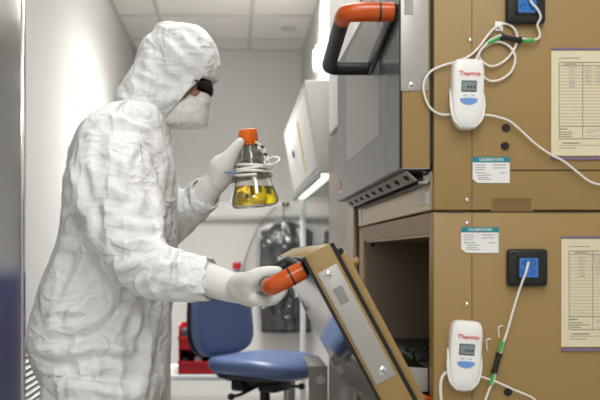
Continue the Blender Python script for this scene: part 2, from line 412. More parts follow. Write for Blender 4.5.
# hinge rail with round holes under the door
b = MB(); RR = Matrix.Rotation(math.radians(42), 3, 'Y')
b.boxm(Vector((.322, 1.94, dz0-.012)), (.026, .84, .002), RR); b.box(DX0+.004, DX1, 1.501, 2.40, dz0-.0012, dz0+.0002)
b.box(.336, .352, 1.52, 2.36, dz0-.026, dz0-.022); b.box(.344, .356, 1.52, 2.36, dz0-.022, dz0-.004)
rl = b.build('hinge_rail', M['plate'], up)
nrm = RR @ Vector((0, 0, -1))
for i in range(9):
    c = Vector((.322, 1.56+i*.092, dz0-.012))+nrm*.001
    b = MB().cyl(c, c+nrm*.0012, .0062, None, 18)
    for v in b.bm.verts: v.co.y = c.y+(v.co.y-c.y)*2.3
    b.build('rail_hole', M['hole'], rl)
b = MB()
for i in range(70):
    y = 1.53+i*.0117
    b.box(.3345, .337, y, y+.005, dz0-.0275, dz0-.0215)
b.build('rail_slot', M['hole'], rl)
b = MB(); b.tube([(.335, 1.505, dz0-.006), (.345, 1.51, dz0-.011), (.352, 1.52, dz0-.004), (.338, 1.54, dz0-.012)], .0022, 8, 5); b.build('hinge_wire', M['hole'], rl)
# stickers on the lip
b = MB(); v0 = 1.56
b.box(BX-.0042, BX-.0028, 1.545, 1.60, 1.247, 1.300); o = b.build('lip_sticker', M['plate'], up)
b = MB(); b.box(BX-.0046, BX-.004, 1.55, 1.595, 1.283, 1.297); b.build('sticker_print', M['inkd'], o)
b = MB(); b.box(BX-.005, BX-.0042, 1.515, 1.545, 1.245, 1.268); b.build('lip_sticker', M['label'], up)
b = MB(); b.box(BX-.0045, BX-.003, 2.33, 2.365, 1.238, 1.285); b.build('lip_sticker', M['label'], up)
# orange and white mark on the glass
b = MB(); b.box(DX0-.0012, DX0-.0002, 2.33, 2.37, dz0+.03, dz0+.05); b.build('door_mark', M['orange'], dr)
b = MB(); b.box(DX0-.0012, DX0-.0002, 2.30, 2.38, dz0+.018, dz0+.024); b.build('door_mark', M['label'], dr)

def handle(root, base, out, skew, n0, n1, length):
    """loop handle: near arm (orange), cross bar, far arm, base bar; base = point on the door front at the near end, out = unit vector away from the door"""
    base = Vector(base); out = Vector(out).normalized(); yv = Vector((0, 1, 0)); upv = out.cross(yv).normalized()
    L = n1-n0; h = length; r = .0152; yv = (yv+Vector(skew)/L); yn = Vector((0, 1, 0))
    h_ = None
    pts = [base+yv*.0+out*.004, base+out*(h-.03), base+out*(h-.008)+yv*.008, base+out*h+yv*.03]
    b = MB()
    e = [base+out*h+yv*.02, base+out*h+yv*.06, base+out*h+yv*(L-.05), base+out*h+yv*(L-.02), base+out*(h-.008)+yv*(L-.004), base+out*(h-.03)+yv*L, base+yv*L+out*.002]
    b.tube(e, r, 14, 4)
    hd = b.build('handle', M['black'], root)
    b = MB(); yu = yv.normalized(); R3 = Matrix((out, yu, out.cross(yu))).transposed()
    b.boxm(base+yv*(L/2)+out*.006, (.012, yv.length*L+.02, .030), R3, .005); b.build('handle_base', M['black'], hd)
    b = MB(); e2 = [base+out*.006, base+out*.03, base+out*(h-.03), base+out*(h-.006)+yv*.006, base+out*h+yv*.03]
    b.tube(e2, [.0168, .0176, .0176, .0172, .0164], 18, 5, flat=1.0); b.build('grip_cover', M['orange'], hd)
    b = MB(); b.tube([base+out*.030, base+out*.034], .0180, 18); b.build('grip_joint', M['black'], hd)
    return hd
hb = P(396, 12, 1.53)
handle(dr, (DX0, 1.53, hb.z), (-1, 0, 0), (0, 0, -.042), 0, .27, .096)

# lower door, tilted out ----------------------------------------------------
PM = F/NY
O = P(302, 258, NY); ud = Vector((.470, 0, -.883)).normalized(); vd = Vector((-ud.z, 0, ud.x)); vd = Vector((.883, 0, .470)).normalized()
def W(u, v, y): return Vector((O.x+u*ud.x+v*vd.x, y, O.z+u*ud.z+v*vd.z))
def slab(mb, u0, u1, v0, v1, y0, y1, bev=0):
    R3 = Matrix((ud, Vector((0, 1, 0)), vd)).transposed()
    c = W((u0+u1)/2, (v0+v1)/2, (y0+y1)/2); return mb.boxm(c, (u1-u0, y1-y0, v1-v0), R3, bev)
px = 1/PM
ld = slab(MB(), 0, .384, 3*px, 31*px, NY, 2.41, .0015).build('door', M['tan'], lo)
slab(MB(), .0, .384, 0, 3*px, NY+.0006, 2.412).build('glass_front', M['mirror'], ld)
slab(MB(), .0, .384, -.0006, 3.2*px, NY-.001, NY+.0018).build('edge_strip', M['black'], ld)
slab(MB(), .002, .382, 31*px, 35.5*px, NY+.004, 2.405).build('gasket', M['rubber'], ld)
b = slab(MB(), 16*px, .37, 35.5*px, 43.5*px, NY+.012, 2.39, .002); b.build('door_liner', M['tan'], ld)
b = slab(MB(), 10*px, 15*px, 35.5*px, 41*px, NY+.012, 2.39); b.build('liner_edge', M['rubber'], ld)
b = MB(); b.cyl(W(30*px, 44*px, NY+.04), W(30*px, 52*px, NY+.04), .007, None, 14); b.build('liner_stud', M['tan'], ld)
# plate on the near edge
b = slab(MB(), 21*px, 147*px, 6*px, 28*px, NY-.0022, NY, .0008); lp = b.build('side_plate', M['plate'], ld)
phillips(W(27*px, 15*px, NY-.0022), lp, .4, .0075); phillips(W(137*px, 18*px, NY-.0022), lp, .1, .0075)
slab(MB(), 42*px, 60*px, 12*px, 22*px, NY-.003, NY-.0022).build('embossed_patch', M['steel'], lp)
out = -vd
hbase = W(12*px, 0, 1.53)
hd2 = handle(ld, hbase, out, -ud*.012, 0, .27, .075)
# side arm and hinge at the bottom of the opening
b = MB(); pts = [Q(398, 380), Q(404, 374), Q(416, 371), Q(434, 372), Q(434, 396), Q(420, 396), Q(410, 400), Q(405, 398)]
b.prism(pts, 'y', 1.548, 1.553); b.build('door_arm', M['plate'], lo)
b = MB(); v = P(426, 397, 1.53); b.boxm(v, (.016, .01, .006), Matrix.Rotation(.4, 3, 'Y'), .001); b.build('warning_tab', M['orange'], lo)
b = MB(); b.cyl(P(426, 424, 1.5)+Vector((0, .01, 0)), P(426, 424, 1.5)+Vector((0, .9, 0)), .006); b.build('hinge_rod', M['chrome'], lo)

# ------------------------------------------------------------------ things fixed to the machines' near side
def socket(px0, py0, px1, py1, label):
    x0, z1 = Q(px0, py0); x1, z0 = Q(px1, py1)
    t = thing('data_port', label, 'socket', ((x0+x1)/2, NY, z0), 'black ports on the incubator sides')
    MB().box(x0, x1, NY-.014, NY, z0, z1, .006, 3).build('housing', M['black'], t)
    w = x1-x0; h = z1-z0
    q = MB(); q.box(x0+w*.22, x0+w*.26, NY-.016, NY-.013, z0+h*.2, z1-h*.2); q.box(x1-w*.26, x1-w*.22, NY-.016, NY-.013, z0+h*.2, z1-h*.2)
    q.box(x0+w*.22, x1-w*.22, NY-.016, NY-.013, z1-h*.24, z1-h*.2); q.box(x0+w*.22, x1-w*.22, NY-.016, NY-.013, z0+h*.2, z0+h*.24)
    q.build('bezel', M['rubber'], t)
    wn = MB().box(x0+w*.28, x1-w*.24, NY-.0155, NY-.013, z0+h*.23, z1-h*.21).build('window', M['bluew'], t)
    q = MB()
    for i in range(2):
        for j in range(2):
            c = Vector((x0+w*(.40+.22*i), NY-.0158, z0+h*(.38+.25*j))); q.tube([c+Vector((.004*math.cos(a), 0, .004*math.sin(a))) for a in [k*PI/6 for k in range(13)]], .0007, 5)
    q.build('window_ring', M['blued'], wn)
    for cx in (x0+w*.12, x1-w*.12):
        for cz in (z0+h*.12, z1-h*.12):
            q = MB(); q.cyl((cx, NY-.0125, cz), (cx, NY-.0148, cz), .0022, None, 10); q.build('screw', M['hole'], t)
socket(504.5, -17, 543.5, 25, 'black port with a blue window at the top edge of the upper incubator')
socket(505.5, 249, 545.5, 286, 'black port with a blue window on the lower incubator')

def logger(px0, py0, px1, py1, label, rot):
    x0, z1 = Q(px0, py0); x1, z0 = Q(px1, py1); cx, cz = (x0+x1)/2, (z0+z1)/2; w, h = .0575, z1-z0
    t = thing('data_logger', label, 'data logger', (cx, NY, z0), 'white data loggers on the incubators')
    Rm = Matrix.Rotation(rot, 3, 'Y')
    def pt(u, d, v): return Vector((cx, NY-d, cz))+Rm @ Vector((u, 0, v))
    def outline(w, h, d, n=40, s=1.0):
        r = []
        for k in range(n):
            a = 2*PI*k/n; ca, sa = math.cos(a), math.sin(a)
            e = 6. if sa > 0 else 3.1
            x = (abs(ca)**(2/e))*(1 if ca > 0 else -1)*w/2; z = (abs(sa)**(2/e))*(1 if sa > 0 else -1)*h/2
            x *= 1-.08*max(0, -sa)**2
            r.append(pt(x, d, z))
        return r
    b = MB(); b.loft([outline(w*.96, h*.98, 0), outline(w, h, .004), outline(w, h, .017), outline(w*.96, h*.975, .022), outline(w*.86, h*.93, .0245), outline(w*.5, h*.6, .0255)])
    b.build('case', M['white'], t, ang=60)
    b = MB(); 
    for sx in (-1, 1):
        b.tube([pt(sx*w*.50, .006, h*.08), pt(sx*w*.51, .014, -.02*h), pt(sx*w*.505, .018, -.18*h), pt(sx*w*.42, .02, -.36*h), pt(sx*w*.2, .0215, -.47*h)], [.0015, .0022, .0028, .0025, .002], 8, 4)
    b.build('holster', M['white'], t)
    s = MB(); s.boxm(pt(0, .0256, h*.10), (w*.48, .0012, h*.16), Rm, .0005); lc = s.build('display', M['lcdd'], t)
    s = MB(); s.boxm(pt(0, .0263, h*.10), (w*.42, .0006, h*.125), Rm); s.build('display_glass', M['lcd'], lc)
    s = MB()
    for k, (a, c, e) in enumerate([(-.06, .085, .04), (.0, .085, .03), (.06, .085, .04)]): s.boxm(pt(w*(a*1.6+.06), .0267, h*c), (.0028, .0003, .0045), Rm)
    s.build('display_digits', M['inkd'], lc)
    bb = []
    s = MB(); n = 24
    ringo = [pt(w*.27*math.cos(a), .0264, -h*.085+(h*.02 if math.sin(a) > 0 else h*.075)*math.sin(a)) for a in [2*PI*k/n for k in range(n)]]
    ringi = [pt(w*.29*math.cos(a), .0235, -h*.085+(h*.026 if math.sin(a) > 0 else h*.085)*math.sin(a)) for a in [2*PI*k/n for k in range(n)]]
    s.loft([ringi, ringo]); s.build('button', M['blueb'], t)
    text('Thermo', h*.092, M['red'], t, pt(.001, .0262, h*.275), Rm @ RY, name='brand_lettering', sx=1.0)
    s = MB()
    for a, l in ((-.1, .12), (.1, .1)): s.boxm(pt(w*a*1.2, .0262, -h*.03), (w*l, .0004, .0012), Rm)
    s.build('small_print', M['blueb'], t)
logger(449, 61, 481, 131, 'white data logger hanging on the upper incubator, with cable loops above it', math.radians(1))
logger(445, 320, 480, 390, 'white data logger hanging on the lower incubator near the bottom edge', math.radians(4))

def cable(name, pts, label, r=.0021, d=.006, conns=()):
    t = thing(name, label, 'cable', P(pts[0][0], pts[0][1], NY))
    b = MB(); pp = [P(x, y, NY)+Vector((0, -(q[0] if q else d), 0)) for x, y, *q in pts]
    b.tube(pp, r, 8, 6); b.build('cord', M['offw'], t)
    for (nm, m, a, c, rr) in conns:
        b = MB(); A = P(a[0], a[1], NY-.009); B_ = P(c[0], c[1], NY-.009)
        if nm == 'connector': b.tube([A, A.lerp(B_, .12), A.lerp(B_, .13), A.lerp(B_, .87), A.lerp(B_, .88), B_], [rr, rr, rr*.8, rr*.8, rr, rr], 12)
        else: b.tube([A, B_], rr, 12)
        b.build(nm, M[m], t)
    return t
cable('sensor_cable', [(524, -8, .019), (527, 5, .02), (533, 12, .02), (537, 20, .018), (535, 27, .012), (538, 35, .009), (536, 40, .009), (530, 41, .009), (520, 40, .009), (501, 37, .009), (494, 39, .009), (487, 43, .009), (479, 52, .009), (474, 62, .012)],
      'white cable from the upper black port with a black and green connector', conns=[('green_sleeve', 'green', (534, 40.4), (523, 41), .0034), ('connector', 'black', (521, 40.5), (501, 36.8), .0062), ('green_sleeve', 'green', (499, 37.5), (488, 43), .0034)])
cable('looped_cable', [(450, 115, .006), (440, 115), (430, 109), (424, 97), (423, 84), (429, 73), (440, 67), (455, 62.5), (468, 57), (478, 48), (487, 36), (496, 27), (506, 25), (514, 31), (516, 41), (512, 52), (503, 62), (492, 67), (483, 64), (478, 57), (481, 50), (490, 44), (500, 43), (509, 48), (514, 58), (511, 71), (502, 79), (492, 82), (484, 79), (477, 72, .012)],
      'white cable looped beside and above the upper data logger')
cable('probe_cable', [(479, 116, .01), (487, 116), (497, 118), (508, 122), (519, 131), (532, 143), (547, 154), (562, 162), (576, 173), (590, 183), (612, 187)], 'white cable running right from the upper data logger across the paper form', r=.0020, d=.0085)
cable('sensor_cable', [(525, 262, .017), (522, 272, .02), (517, 290, .012), (511, 312, .009), (505, 333, .009), (501, 345, .009), (497, 362, .009), (492, 380, .009), (488, 388, .009), (483, 402, .009), (478, 420, .009)],
      'white cable hanging from the lower black port with a black and green connector', conns=[('green_sleeve', 'green', (502.5, 341), (499.5, 352), .0034), ('connector', 'black', (499.5, 353), (494, 373), .0062), ('green_sleeve', 'green', (493.5, 374.5), (490.5, 385), .0034)])
cable('probe_cable', [(477, 375, .01), (486, 378), (497, 382), (510, 388), (522, 393), (532, 398), (545, 410)], 'thin white cable running right and down from the lower data logger', r=.0018, d=.0085)
cable('logger_cable', [(448, 371, .007), (443, 374), (440, 382), (440, 395), (443, 412), (450, 425)], 'thick white cable dropping from the left of the lower data logger', r=.003)
b = MB(); panel_box(b, 494.5, 22, 502.5, 31.5, 0, .004, .0008); panel_box(b, 497, 25, 500, 29, .004, .0085, .0006)
tag(b.build('cable_clip', M['white']), 'small square white adhesive cable clip under the upper black port', 'cable clip')
for (a, c, lb) in (((497.5, 326.5), (502, 325.5), 'small white hook above the lower cable connector'), ((485.5, 339.5), (490, 338.5), 'small white hook right of the lower data logger')):
    b = MB(); v = P(a[0], a[1], NY); w = P(c[0], c[1], NY)
    b.tube([v+Vector((.003, .0, -.02)), v+Vector((.001, -.003, -.006)), v+Vector((.001, -.004, 0)), w+Vector((0, -.004, 0))], .0012, 6, 3)
    tag(b.build('cable_hook', M['white']), lb, 'hook', 'white hooks on the lower incubator')

def cal_label(px0, py0, px1, py1, label):
    x0, z1 = Q(px0, py0); x1, z0 = Q(px1, py1); w, h = x1-x0, z1-z0
    t = thing('calibration_label', label, 'label', ((x0+x1)/2, NY, z0), 'calibration labels on the incubators')
    b = MB(); b.prism([(x0, z1), (x1, z1), (x1, z0), (x0+w*.13, z0), (x0, z0+h*.16)], 'y', NY-.0012, NY-.0004); b.build('sheet', M['label'], t)
    b = MB(); b.box(x0, x1, NY-.0016, NY-.0012, z1-h*.21, z1); hd = b.build('header', M['teal'], t)
    text('CALIBRATION', h*.145, M['label'], hd, ((x0+x1)/2, NY-.0017, z1-h*.105), RY, .0001)
    b = MB()
    for fy, a, c in ((.31, .06, .33), (.40, .06, .34), (.49, .06, .32), (.61, .14, .36), (.61, .74, .93), (.70, .14, .5), (.79, .14, .42), (.86, .14, .5), (.31, .55, .9), (.42, .55, .88)):
        x = x0+w*a
        while x < x0+w*c:
            l = random.uniform(.0014, .004); b.box(x, min(x+l, x0+w*c), NY-.0014, NY-.0012, z1-h*fy-.0006, z1-h*fy+.0006); x += l+.0006
    b.build('small_print', M['ink'], t)
    b = MB(); b.cyl((x0+w*.1, NY-.0012, z1-h*.6), (x0+w*.1, NY-.0015, z1-h*.6), .0013, None, 12); b.build('label_dot', M['teal'], t)
cal_label(472.5, 157, 509.5, 183, 'teal-headed white calibration label on the upper incubator below the plugs')
cal_label(461, 227, 498.5, 253, 'teal-headed white calibration label on the lower incubator left of the port')

def form(px0, py0, py1, label):
    x0, z1 = Q(px0, py0); _, z0 = Q(px0, py1); x1 = x0+.145; w, h = x1-x0, z1-z0
    t = thing('paper_form', label, 'paper form', ((x0+x1)/2, NY, z0), 'paper forms on the incubators')
    MB().box(x0, x1, NY-.0014, NY-.0006, z0+.004, z1-.003).build('sheet', M['paper'], t)
    b = MB(); b.box(x0-.0012, x1+.001, NY-.0024, NY-.0019, z0-.003, z1+.001); b.build('plastic_sleeve', M['sleeve'], t)
    MB().box(x0, x1, NY-.0030, NY-.0004, z1-.002, z1+.0012).build('sleeve_edge', M['purple'], t); MB().box(x0, x1, NY-.0030, NY-.0004, z0-.003, z0+.001).build('sleeve_edge', M['purple'], t)
    X = lambda f: x0+.014+f*.125; Zf = lambda f: z1-h*f
    b = MB()
    def hl(a, c, f, tk=.0004): b.box(X(a), X(c), NY-.0017, NY-.0014, Zf(f)-tk, Zf(f)+tk)
    def vl(a, f0, f1, tk=.0004): b.box(X(a)-tk, X(a)+tk, NY-.0017, NY-.0014, Zf(f1), Zf(f0))
    for i in range(20): hl(0, 1, .155+i*.0292, .00022)
    hl(0, 1, .125, .0006); hl(0, 1, .155, .0005); hl(0, 1, .71, .0006); hl(0, 1, .825, .0006)
    for a in (0, .34, .68, 1): vl(a, .125, .71 if a in (.68,) else .825)
    hl(0, .3, .085, .0005); hl(.08, .26, .14, .0007); hl(0, .12, .735, .0008)
    for f in (.765, .785, .805): hl(0, random.uniform(.15, .32), f, .0006)
    hl(.05, .3, .865, .0008); hl(0, 1, .885, .0003); hl(0, .25, .91, .0005)
    b.build('form_lines', M['ink'], t)
    b = MB()
    for i in range(7):
        f = .172+i*.0292
        for a, l in ((.13, .09), (.36, .1), (.52, .12)):
            if a > .2 and i > 5: continue
            pts = [Vector((X(a+random.uniform(-.01, .02)+l*k/8), NY-.0017, Zf(f)+random.uniform(-.0014, .0014))) for k in range(9)]
            b.tube(pts, .0003, 4, 2)
    for f in (.74, .76, .80):
        pts = [Vector((X(.38+.2*k/10), NY-.0017, Zf(f)+random.uniform(-.0014, .0014))) for k in range(11)]; b.tube(pts, .0003, 4, 2)
    b.build('handwriting', M['inkb'], t)
form(551, 49, 158, 'cream record form in a plastic sleeve on the upper incubator')
form(561, 237, 349, 'cream record form in a plastic sleeve on the lower incubator')

# ------------------------------------------------------------------ tall steel freezer behind the incubators
t = thing('steel_freezer', 'tall brushed steel upright freezer standing just behind the incubators', 'freezer', (.8, 2.8, 0))
MB().box(.372, RX, 2.46, 3.12, .08, 2.3, .004).build('body', M['bsteel'], t)
MB().box(.350, .372, 2.47, 3.11, .12, 1.58, .004).build('door', M['bsteel'], t)
MB().box(.350, .372, 2.47, 3.11, 1.60, 2.28, .004).build('door', M['whitep'], t)
MB().box(.39, RX, 2.48, 3.1, 0, .08).build('plinth', M['black'], t)

# ------------------------------------------------------------------ hood on legs
h = thing('laminar_hood', 'white hood cabinet on legs with a sloping front and lit tube below', 'fume hood', (.8, 3.9, 0))
HY0, HY1 = 3.22, 4.62
MB().prism([(.269, 1.83), (1.2, 1.83), (1.2, 1.475), (.33, 1.475)], 'y', HY0, HY1, .004).build('cabinet', M['hoodw'], h)
sd = Vector((.061, 0, -.353)).normalized(); sn = Vector((-.353, 0, -.061)).normalized()
def HF(y, f, d=.0): p = Vector((.269+.061*f, y, 1.83-.355*f)); return p+sn*d
R3 = Matrix((sd, Vector((0, 1, 0)), sn)).transposed()
b = MB(); b.boxm(HF(3.9, .52, .003), (.30, 1.25, .006), R3, .002); sh = b.build('sash', M['whitep'], h)
b = MB(); b.boxm(HF(3.70, .55, .008), (.225, .022, .004), R3); b.build('yellow_strip', M['yel'], sh)
b = MB(); b.boxm(HF(4.08, .55, .008), (.10, .14, .002), R3); o = b.build('notice', M['label'], sh)
b = MB(); b.boxm(HF(4.1, .50, .012), (.03, .05, .008), R3, .002); b.build('sash_knob', M['black'], sh)
b = MB(); b.box(.333, .378, HY0+.05, HY1-.04, 1.464, 1.476, .002); b.build('lamp_tube', M['tubel'], h)
b = MB(); b.box(.322, .333, HY0+.02, HY1-.02, 1.455, 1.476); b.box(.378, .389, HY0+.02, HY1-.02, 1.455, 1.476); b.build('lamp_reflector', M['steel'], h)
for x, y in ((.372, HY1-.06), (.40, HY0+.04), (1.17, HY0+.04), (1.17, HY1-.06)):
    MB().box(x-.014, x+.014, y-.014, y+.014, 0, 1.476, .002).build('leg', M['whitep'], h)
b = MB(); b.box(.33, .40, 3.5, 3.62, 1.83, 1.855, .008); tag(b.build('white_packet', M['white']), 'small white packet lying on top of the white hood', 'packet')
b = MB(); b.tube([(.46, 4.55, 2.16), (.46, 4.55, 2.18), (.46, 4.55, 2.27), (.46, 4.55, 2.285), (.46, 4.55, 2.30)], [.03, .036, .036, .018, .016], 20); b.box(.455, .5, 4.53, 4.57, 2.2, 2.25)
tag(b.build('bottle_dispenser', M['white']), 'small pale bottle mounted on the white bulkhead above the hood', 'bottle')

# ------------------------------------------------------------------ back wall: rail, hooks, garments, valve
rz0, rz1 = 1.42, 1.56
b = MB(); b.prism([(WB, rz0), (WB, rz1), (WB-.05, rz1), (WB-.075, rz1-.03), (WB-.075, rz0+.03), (WB-.05, rz0)], 'x', WL+.001, WR-.001, .006)
tag(b.build('wall_rail', M['whitep']), 'wide white horizontal rail running across the back wall', 'rail')
def garment(x, w, z1, z0, lab, glab):
    yb = WB-.09
    hk = thing('wall_hook', 'black double hook on the rail above the '+glab, 'hook', (x, WB-.08, 1.50), 'black hooks on the white rail')
    for s in (-.03, .03):
        q = MB(); q.tube([(x+s*.5, WB-.075, 1.53), (x+s*.5, WB-.10, 1.525), (x+s*.5, WB-.12, 1.54)], [.008, .008, .012], 8, 3); q.build('prong', M['black'], hk)
    t = thing('hanging_garment', lab, 'garment', (x, yb-.05, z0), 'dark clothes hanging on the back wall')
    q = MB(); q.tube([(x-.0, yb-.03, 1.525), (x-.02, yb-.04, 1.47), (x-.0, yb-.05, z1)], .003, 6, 4)
    q.tube([(x-.17*w/.4, yb-.05, z1-.09), (x, yb-.05, z1-.01), (x+.17*w/.4, yb-.05, z1-.09)], .005, 6); q.build('hanger', M['black'], t)
    def shell(sc, r0, seed, dz):
        rings = []; n = 80; N = 60
        for i in range(N+1):
            f = i/N; z = z1+dz-(z1-z0)*f
            wid = w/2*sc*min(1, .10+(f/.10)**.7*.9)*(1-.06*f)
            dep = .055*sc*min(1, .35+3*f)
            r = []
            for k in range(n):
                a = 2*PI*k/n
                nn = noise.noise(Vector((math.cos(a)*3.2, math.sin(a)*3.2+seed, f*2.2)))+.5*noise.noise(Vector((math.cos(a)*7, math.sin(a)*7+seed, f*7)))+.35*noise.noise(Vector((math.cos(a)*16, seed, f*15)))
                m_ = 1+.4*nn
                r.append(Vector((x+wid*math.cos(a)*(1+.08*nn), yb-.055+dep*math.sin(a)*m_, z+.01*nn)))
            rings.append(r)
        return MB().loft(rings)
    shell(.92, 0, 3+x, -.01).build('coat', M['cloth'], t)
    shell(1.05, 0, 8+x, .01).build('plastic_cover', M['film'], t)
garment(.375, .42, 1.41, .60, 'dark clothes in a clear plastic cover hanging left of the white post', 'left garment')
garment(.80, .32, 1.41, .60, 'dark clothes in a clear plastic cover hanging right of the white post', 'right garment')
# valve with a red cap and thin hose
t = thing('wall_valve', 'small metal valve with a red cap on the back wall behind the chair', 'valve', P(237, 285, 6.2))
v = P(237, 278, 6.2)
b = MB(); b.cyl(v+Vector((0, .07, 0)), v, .014); b.cyl(v+Vector((0, 0, -.16)), v+Vector((0, 0, .04)), .016, .012); b.cyl(v+Vector((-.05, 0, -.02)), v+Vector((.05, 0, -.02)), .014); b.build('valve_body', M['steel'], t)
b = MB(); b.cyl(v+Vector((0, 0, .04)), v+Vector((0, 0, .07)), .016); b.build('stem', M['steel'], t)
b = MB(); b.cyl(v+Vector((0, 0, .07)), v+Vector((0, 0, .115)), .033, .03); b.build('red_cap', M['redp'], t)
b = MB(); b.tube([P(242, 290, 6.2), P(243, 270, 6.18), P(250, 246, 6.17), P(262, 222, 6.16), P(276, 207, 6.15)], .005, 8, 5)
tag(b.build('thin_hose', M['bsteel']), 'thin grey hose running from the red-capped valve up to the hooks', 'hose')

# ------------------------------------------------------------------ low bench with red bins
t = thing('low_bench', 'low pale bench against the left wall behind the blue chair', 'bench', (-.1, 4.6, 0))
BZ = 1.15-119*4.4/F
MB().box(WL+.015, .335, 4.4, 4.85, BZ-.03, BZ, .004).build('bench_top', M['whitep'], t)
for x, y in ((-.72, 4.45), (.30, 4.45), (-.72, 4.8), (.30, 4.8)): MB().box(x-.02, x+.02, y-.02, y+.02, 0, BZ-.03).build('leg', M['steel'], t)
MB().box(-.7, .3, 4.45, 4.8, .12, .14).build('lower_shelf', M['dark'], t)
def bin_(x0, x1, y0, y1, z0, z1, lab):
    t = thing('storage_bin', lab, 'bin', ((x0+x1)/2, (y0+y1)/2, z0), 'stacked red bins on the bench')
    b = MB(); w = .006
    b.box(x0, x1, y0, y1, z0, z0+w); b.box(x0, x0+w, y0, y1, z0, z1); b.box(x1-w, x1, y0, y1, z0, z1); b.box(x0, x1, y1-w, y1, z0, z1)
    b.box(x0, x1, y0, y0+w, z0, z0+(z1-z0)*.5); b.box(x0-.004, x1+.004, y0-.008, y0+.006, z0+(z1-z0)*.47, z0+(z1-z0)*.56)
    b.build('tub', M['redp'], t)
    for i in range(4):
        xx = x0+.03+i*(x1-x0-.06)/3; q = MB(); q.box(xx-.02, xx+.02, y0+.04, y1-.03, z0+w, z0+(z1-z0)*random.uniform(.6, .85), .005)
        tag(q.build('packet', M['white' if i % 2 else 'lcdd']), ['grey', 'white'][i % 2]+' packet stored in the '+lab.split(',')[0]+', '+['first', 'second', 'third', 'fourth'][i]+' from the left', 'packet', 'packets in the red bins')
bin_(-.30, -.02, 4.42, 4.72, BZ, BZ+.125, 'lower red storage bin, resting on the pale bench')
bin_(-.30, -.02, 4.42, 4.72, BZ+.127, BZ+.255, 'upper red storage bin, stacked on another red bin')

t = thing('added_blue_bin', 'added blue bin hidden behind the person, for the reflection in the steel cabinet', 'added bin', (-.56, 3.95, 0))  # added, unseen from the camera; gives the steel cabinet its blue reflection
b = MB(); b.prism([(-.70, 3.82), (-.44, 3.82), (-.44, 4.16), (-.70, 4.16)], 'z', 0, 1.0, .02); b.build('tub', M['blueb2'], t)
b = MB(); b.box(-.71, -.43, 3.81, 4.17, 1.0, 1.06, .012); b.build('lid', M['blueb2'], t)

# ------------------------------------------------------------------ stainless trolley low at the right
t = thing('steel_trolley', 'small stainless trolley beyond the tilted glass door', 'trolley', (.36, 3.0, 0))
b = MB(); z = P(0, 365, 3.2).z
b.box(.28, .352, 3.16, 3.5, z-.006, z, .002); b.box(.28, .352, 3.16, 3.166, .12, z)
b.build('panel', M['steelh'], t)
b = MB(); b.cyl(Vector((.325, 3.16, z-.05)), Vector((.325, 3.145, z-.05)), .017, None, 24); b.build('round_knob', M['plate'], t)
b = MB(); b.box(.28, .352, 3.166, 3.5, .12, .15); b.build('base_shelf', M['steelh'], t)
for x, y in ((.295, 3.19), (.338, 3.19), (.295, 3.46), (.338, 3.46)):
    q = MB(); q.cyl((x-.008, y, .03), (x+.008, y, .03), .03, None, 16); q.box(x-.004, x+.004, y-.01, y+.01, .05, .12); q.build('caster', M['rubber'], t)

# ------------------------------------------------------------------ blue laboratory chair
cy = 3.80
cc = P(265, 0, cy)
ch = thing('laboratory_chair', 'blue upholstered swivel chair on black base in front of the hanging garments', 'chair', (cc.x, cy, 0), local=True, rz=math.radians(-36))
def se(w, d, z, n=40, e=3., cx=0, f=None):
    r = []
    for k in range(n):
        a = 2*PI*k/n; ca, sa = math.cos(a), math.sin(a)
        p = Vector((cx+abs(ca)**(2/e)*math.copysign(w, ca), abs(sa)**(2/e)*math.copysign(d, sa), z)); r.append(f(p) if f else p)
    return r
def seatbend(p): return p+Vector((0, 0, -.022*max(0, (p.x-.05)/.2)**2+.012*(p.y/.22)**2))
SZ = P(0, 358, cy).z
b = MB(); b.loft([se(.15, .16, SZ-.075, f=seatbend), se(.205, .212, SZ-.068, f=seatbend), se(.228, .235, SZ-.045, f=seatbend), se(.23, .237, SZ-.02, f=seatbend), se(.215, .222, SZ, f=seatbend), se(.16, .17, SZ+.008, f=seatbend), se(.06, .06, SZ+.003, f=seatbend)]); b.build('seat', M['blue'], ch, ang=80)
b = MB(); b.loft([se(.19, .2, SZ-.08), se(.2, .21, SZ-.062)]); b.build('seat_pan', M['black'], ch)
BXc = -.285; z0, z1 = SZ-.005, 1.085
def backring(s, off, dd):
    r = []; n = 44; cz = (z0+z1)/2; H = (z1-z0)/2*s; Wd = .222*s
    for k in range(n):
        a = 2*PI*k/n; ca, sa = math.cos(a), math.sin(a); e = 3.6
        y = abs(ca)**(2/e)*math.copysign(Wd, ca); zz = abs(sa)**(2/e)*math.copysign(H, sa)
        y *= 1-.08*(zz/H if H else 0)
        x = BXc+off-dd*0+.35*(y*y)+.28*((zz+.03)**2)-.06*(zz)
        r.append(Vector((x, y, cz+zz)))
    return r
b = MB(); b.loft([backring(.93, -.002, 0), backring(.99, .012, 0), backring(1, .03, 0), backring(.95, .05, 0), backring(.8, .058, 0), backring(.4, .06, 0)]); b.build('backrest', M['blue'], ch, ang=80)
b = MB(); b.loft([backring(.9, -.022, 0), backring(1.0, -.012, 0), backring(1.015, .004, 0), backring(.97, .01, 0)]); b.build('backrest_shell', M['black'], ch, ang=80)
b = MB(); b.tube([(-.05, 0, SZ-.1), (-.2, 0, SZ-.105), (-.285, 0, SZ-.06), (-.29, 0, SZ+.05), (-.262, 0, SZ+.2)], [.016, .018, .018, .018, .016], 10, 5); b.build('back_support', M['black'], ch)
b = MB(); b.box(-.1, .1, -.07, .07, SZ-.12, SZ-.08, .008); b.box(-.13, -.06, -.09, .09, SZ-.15, SZ-.1, .01); b.box(.02, .11, -.09, .05, SZ-.14, SZ-.1, .008); b.tube([(.02, .06, SZ-.12), (.05, .14, SZ-.14), (.06, .2, SZ-.15)], .008, 8); b.tube([(0, -.06, SZ-.12), (-.03, -.15, SZ-.15), (-.03, -.21, SZ-.15)], .008, 8)
b.build('tilt_mechanism', M['black'], ch)
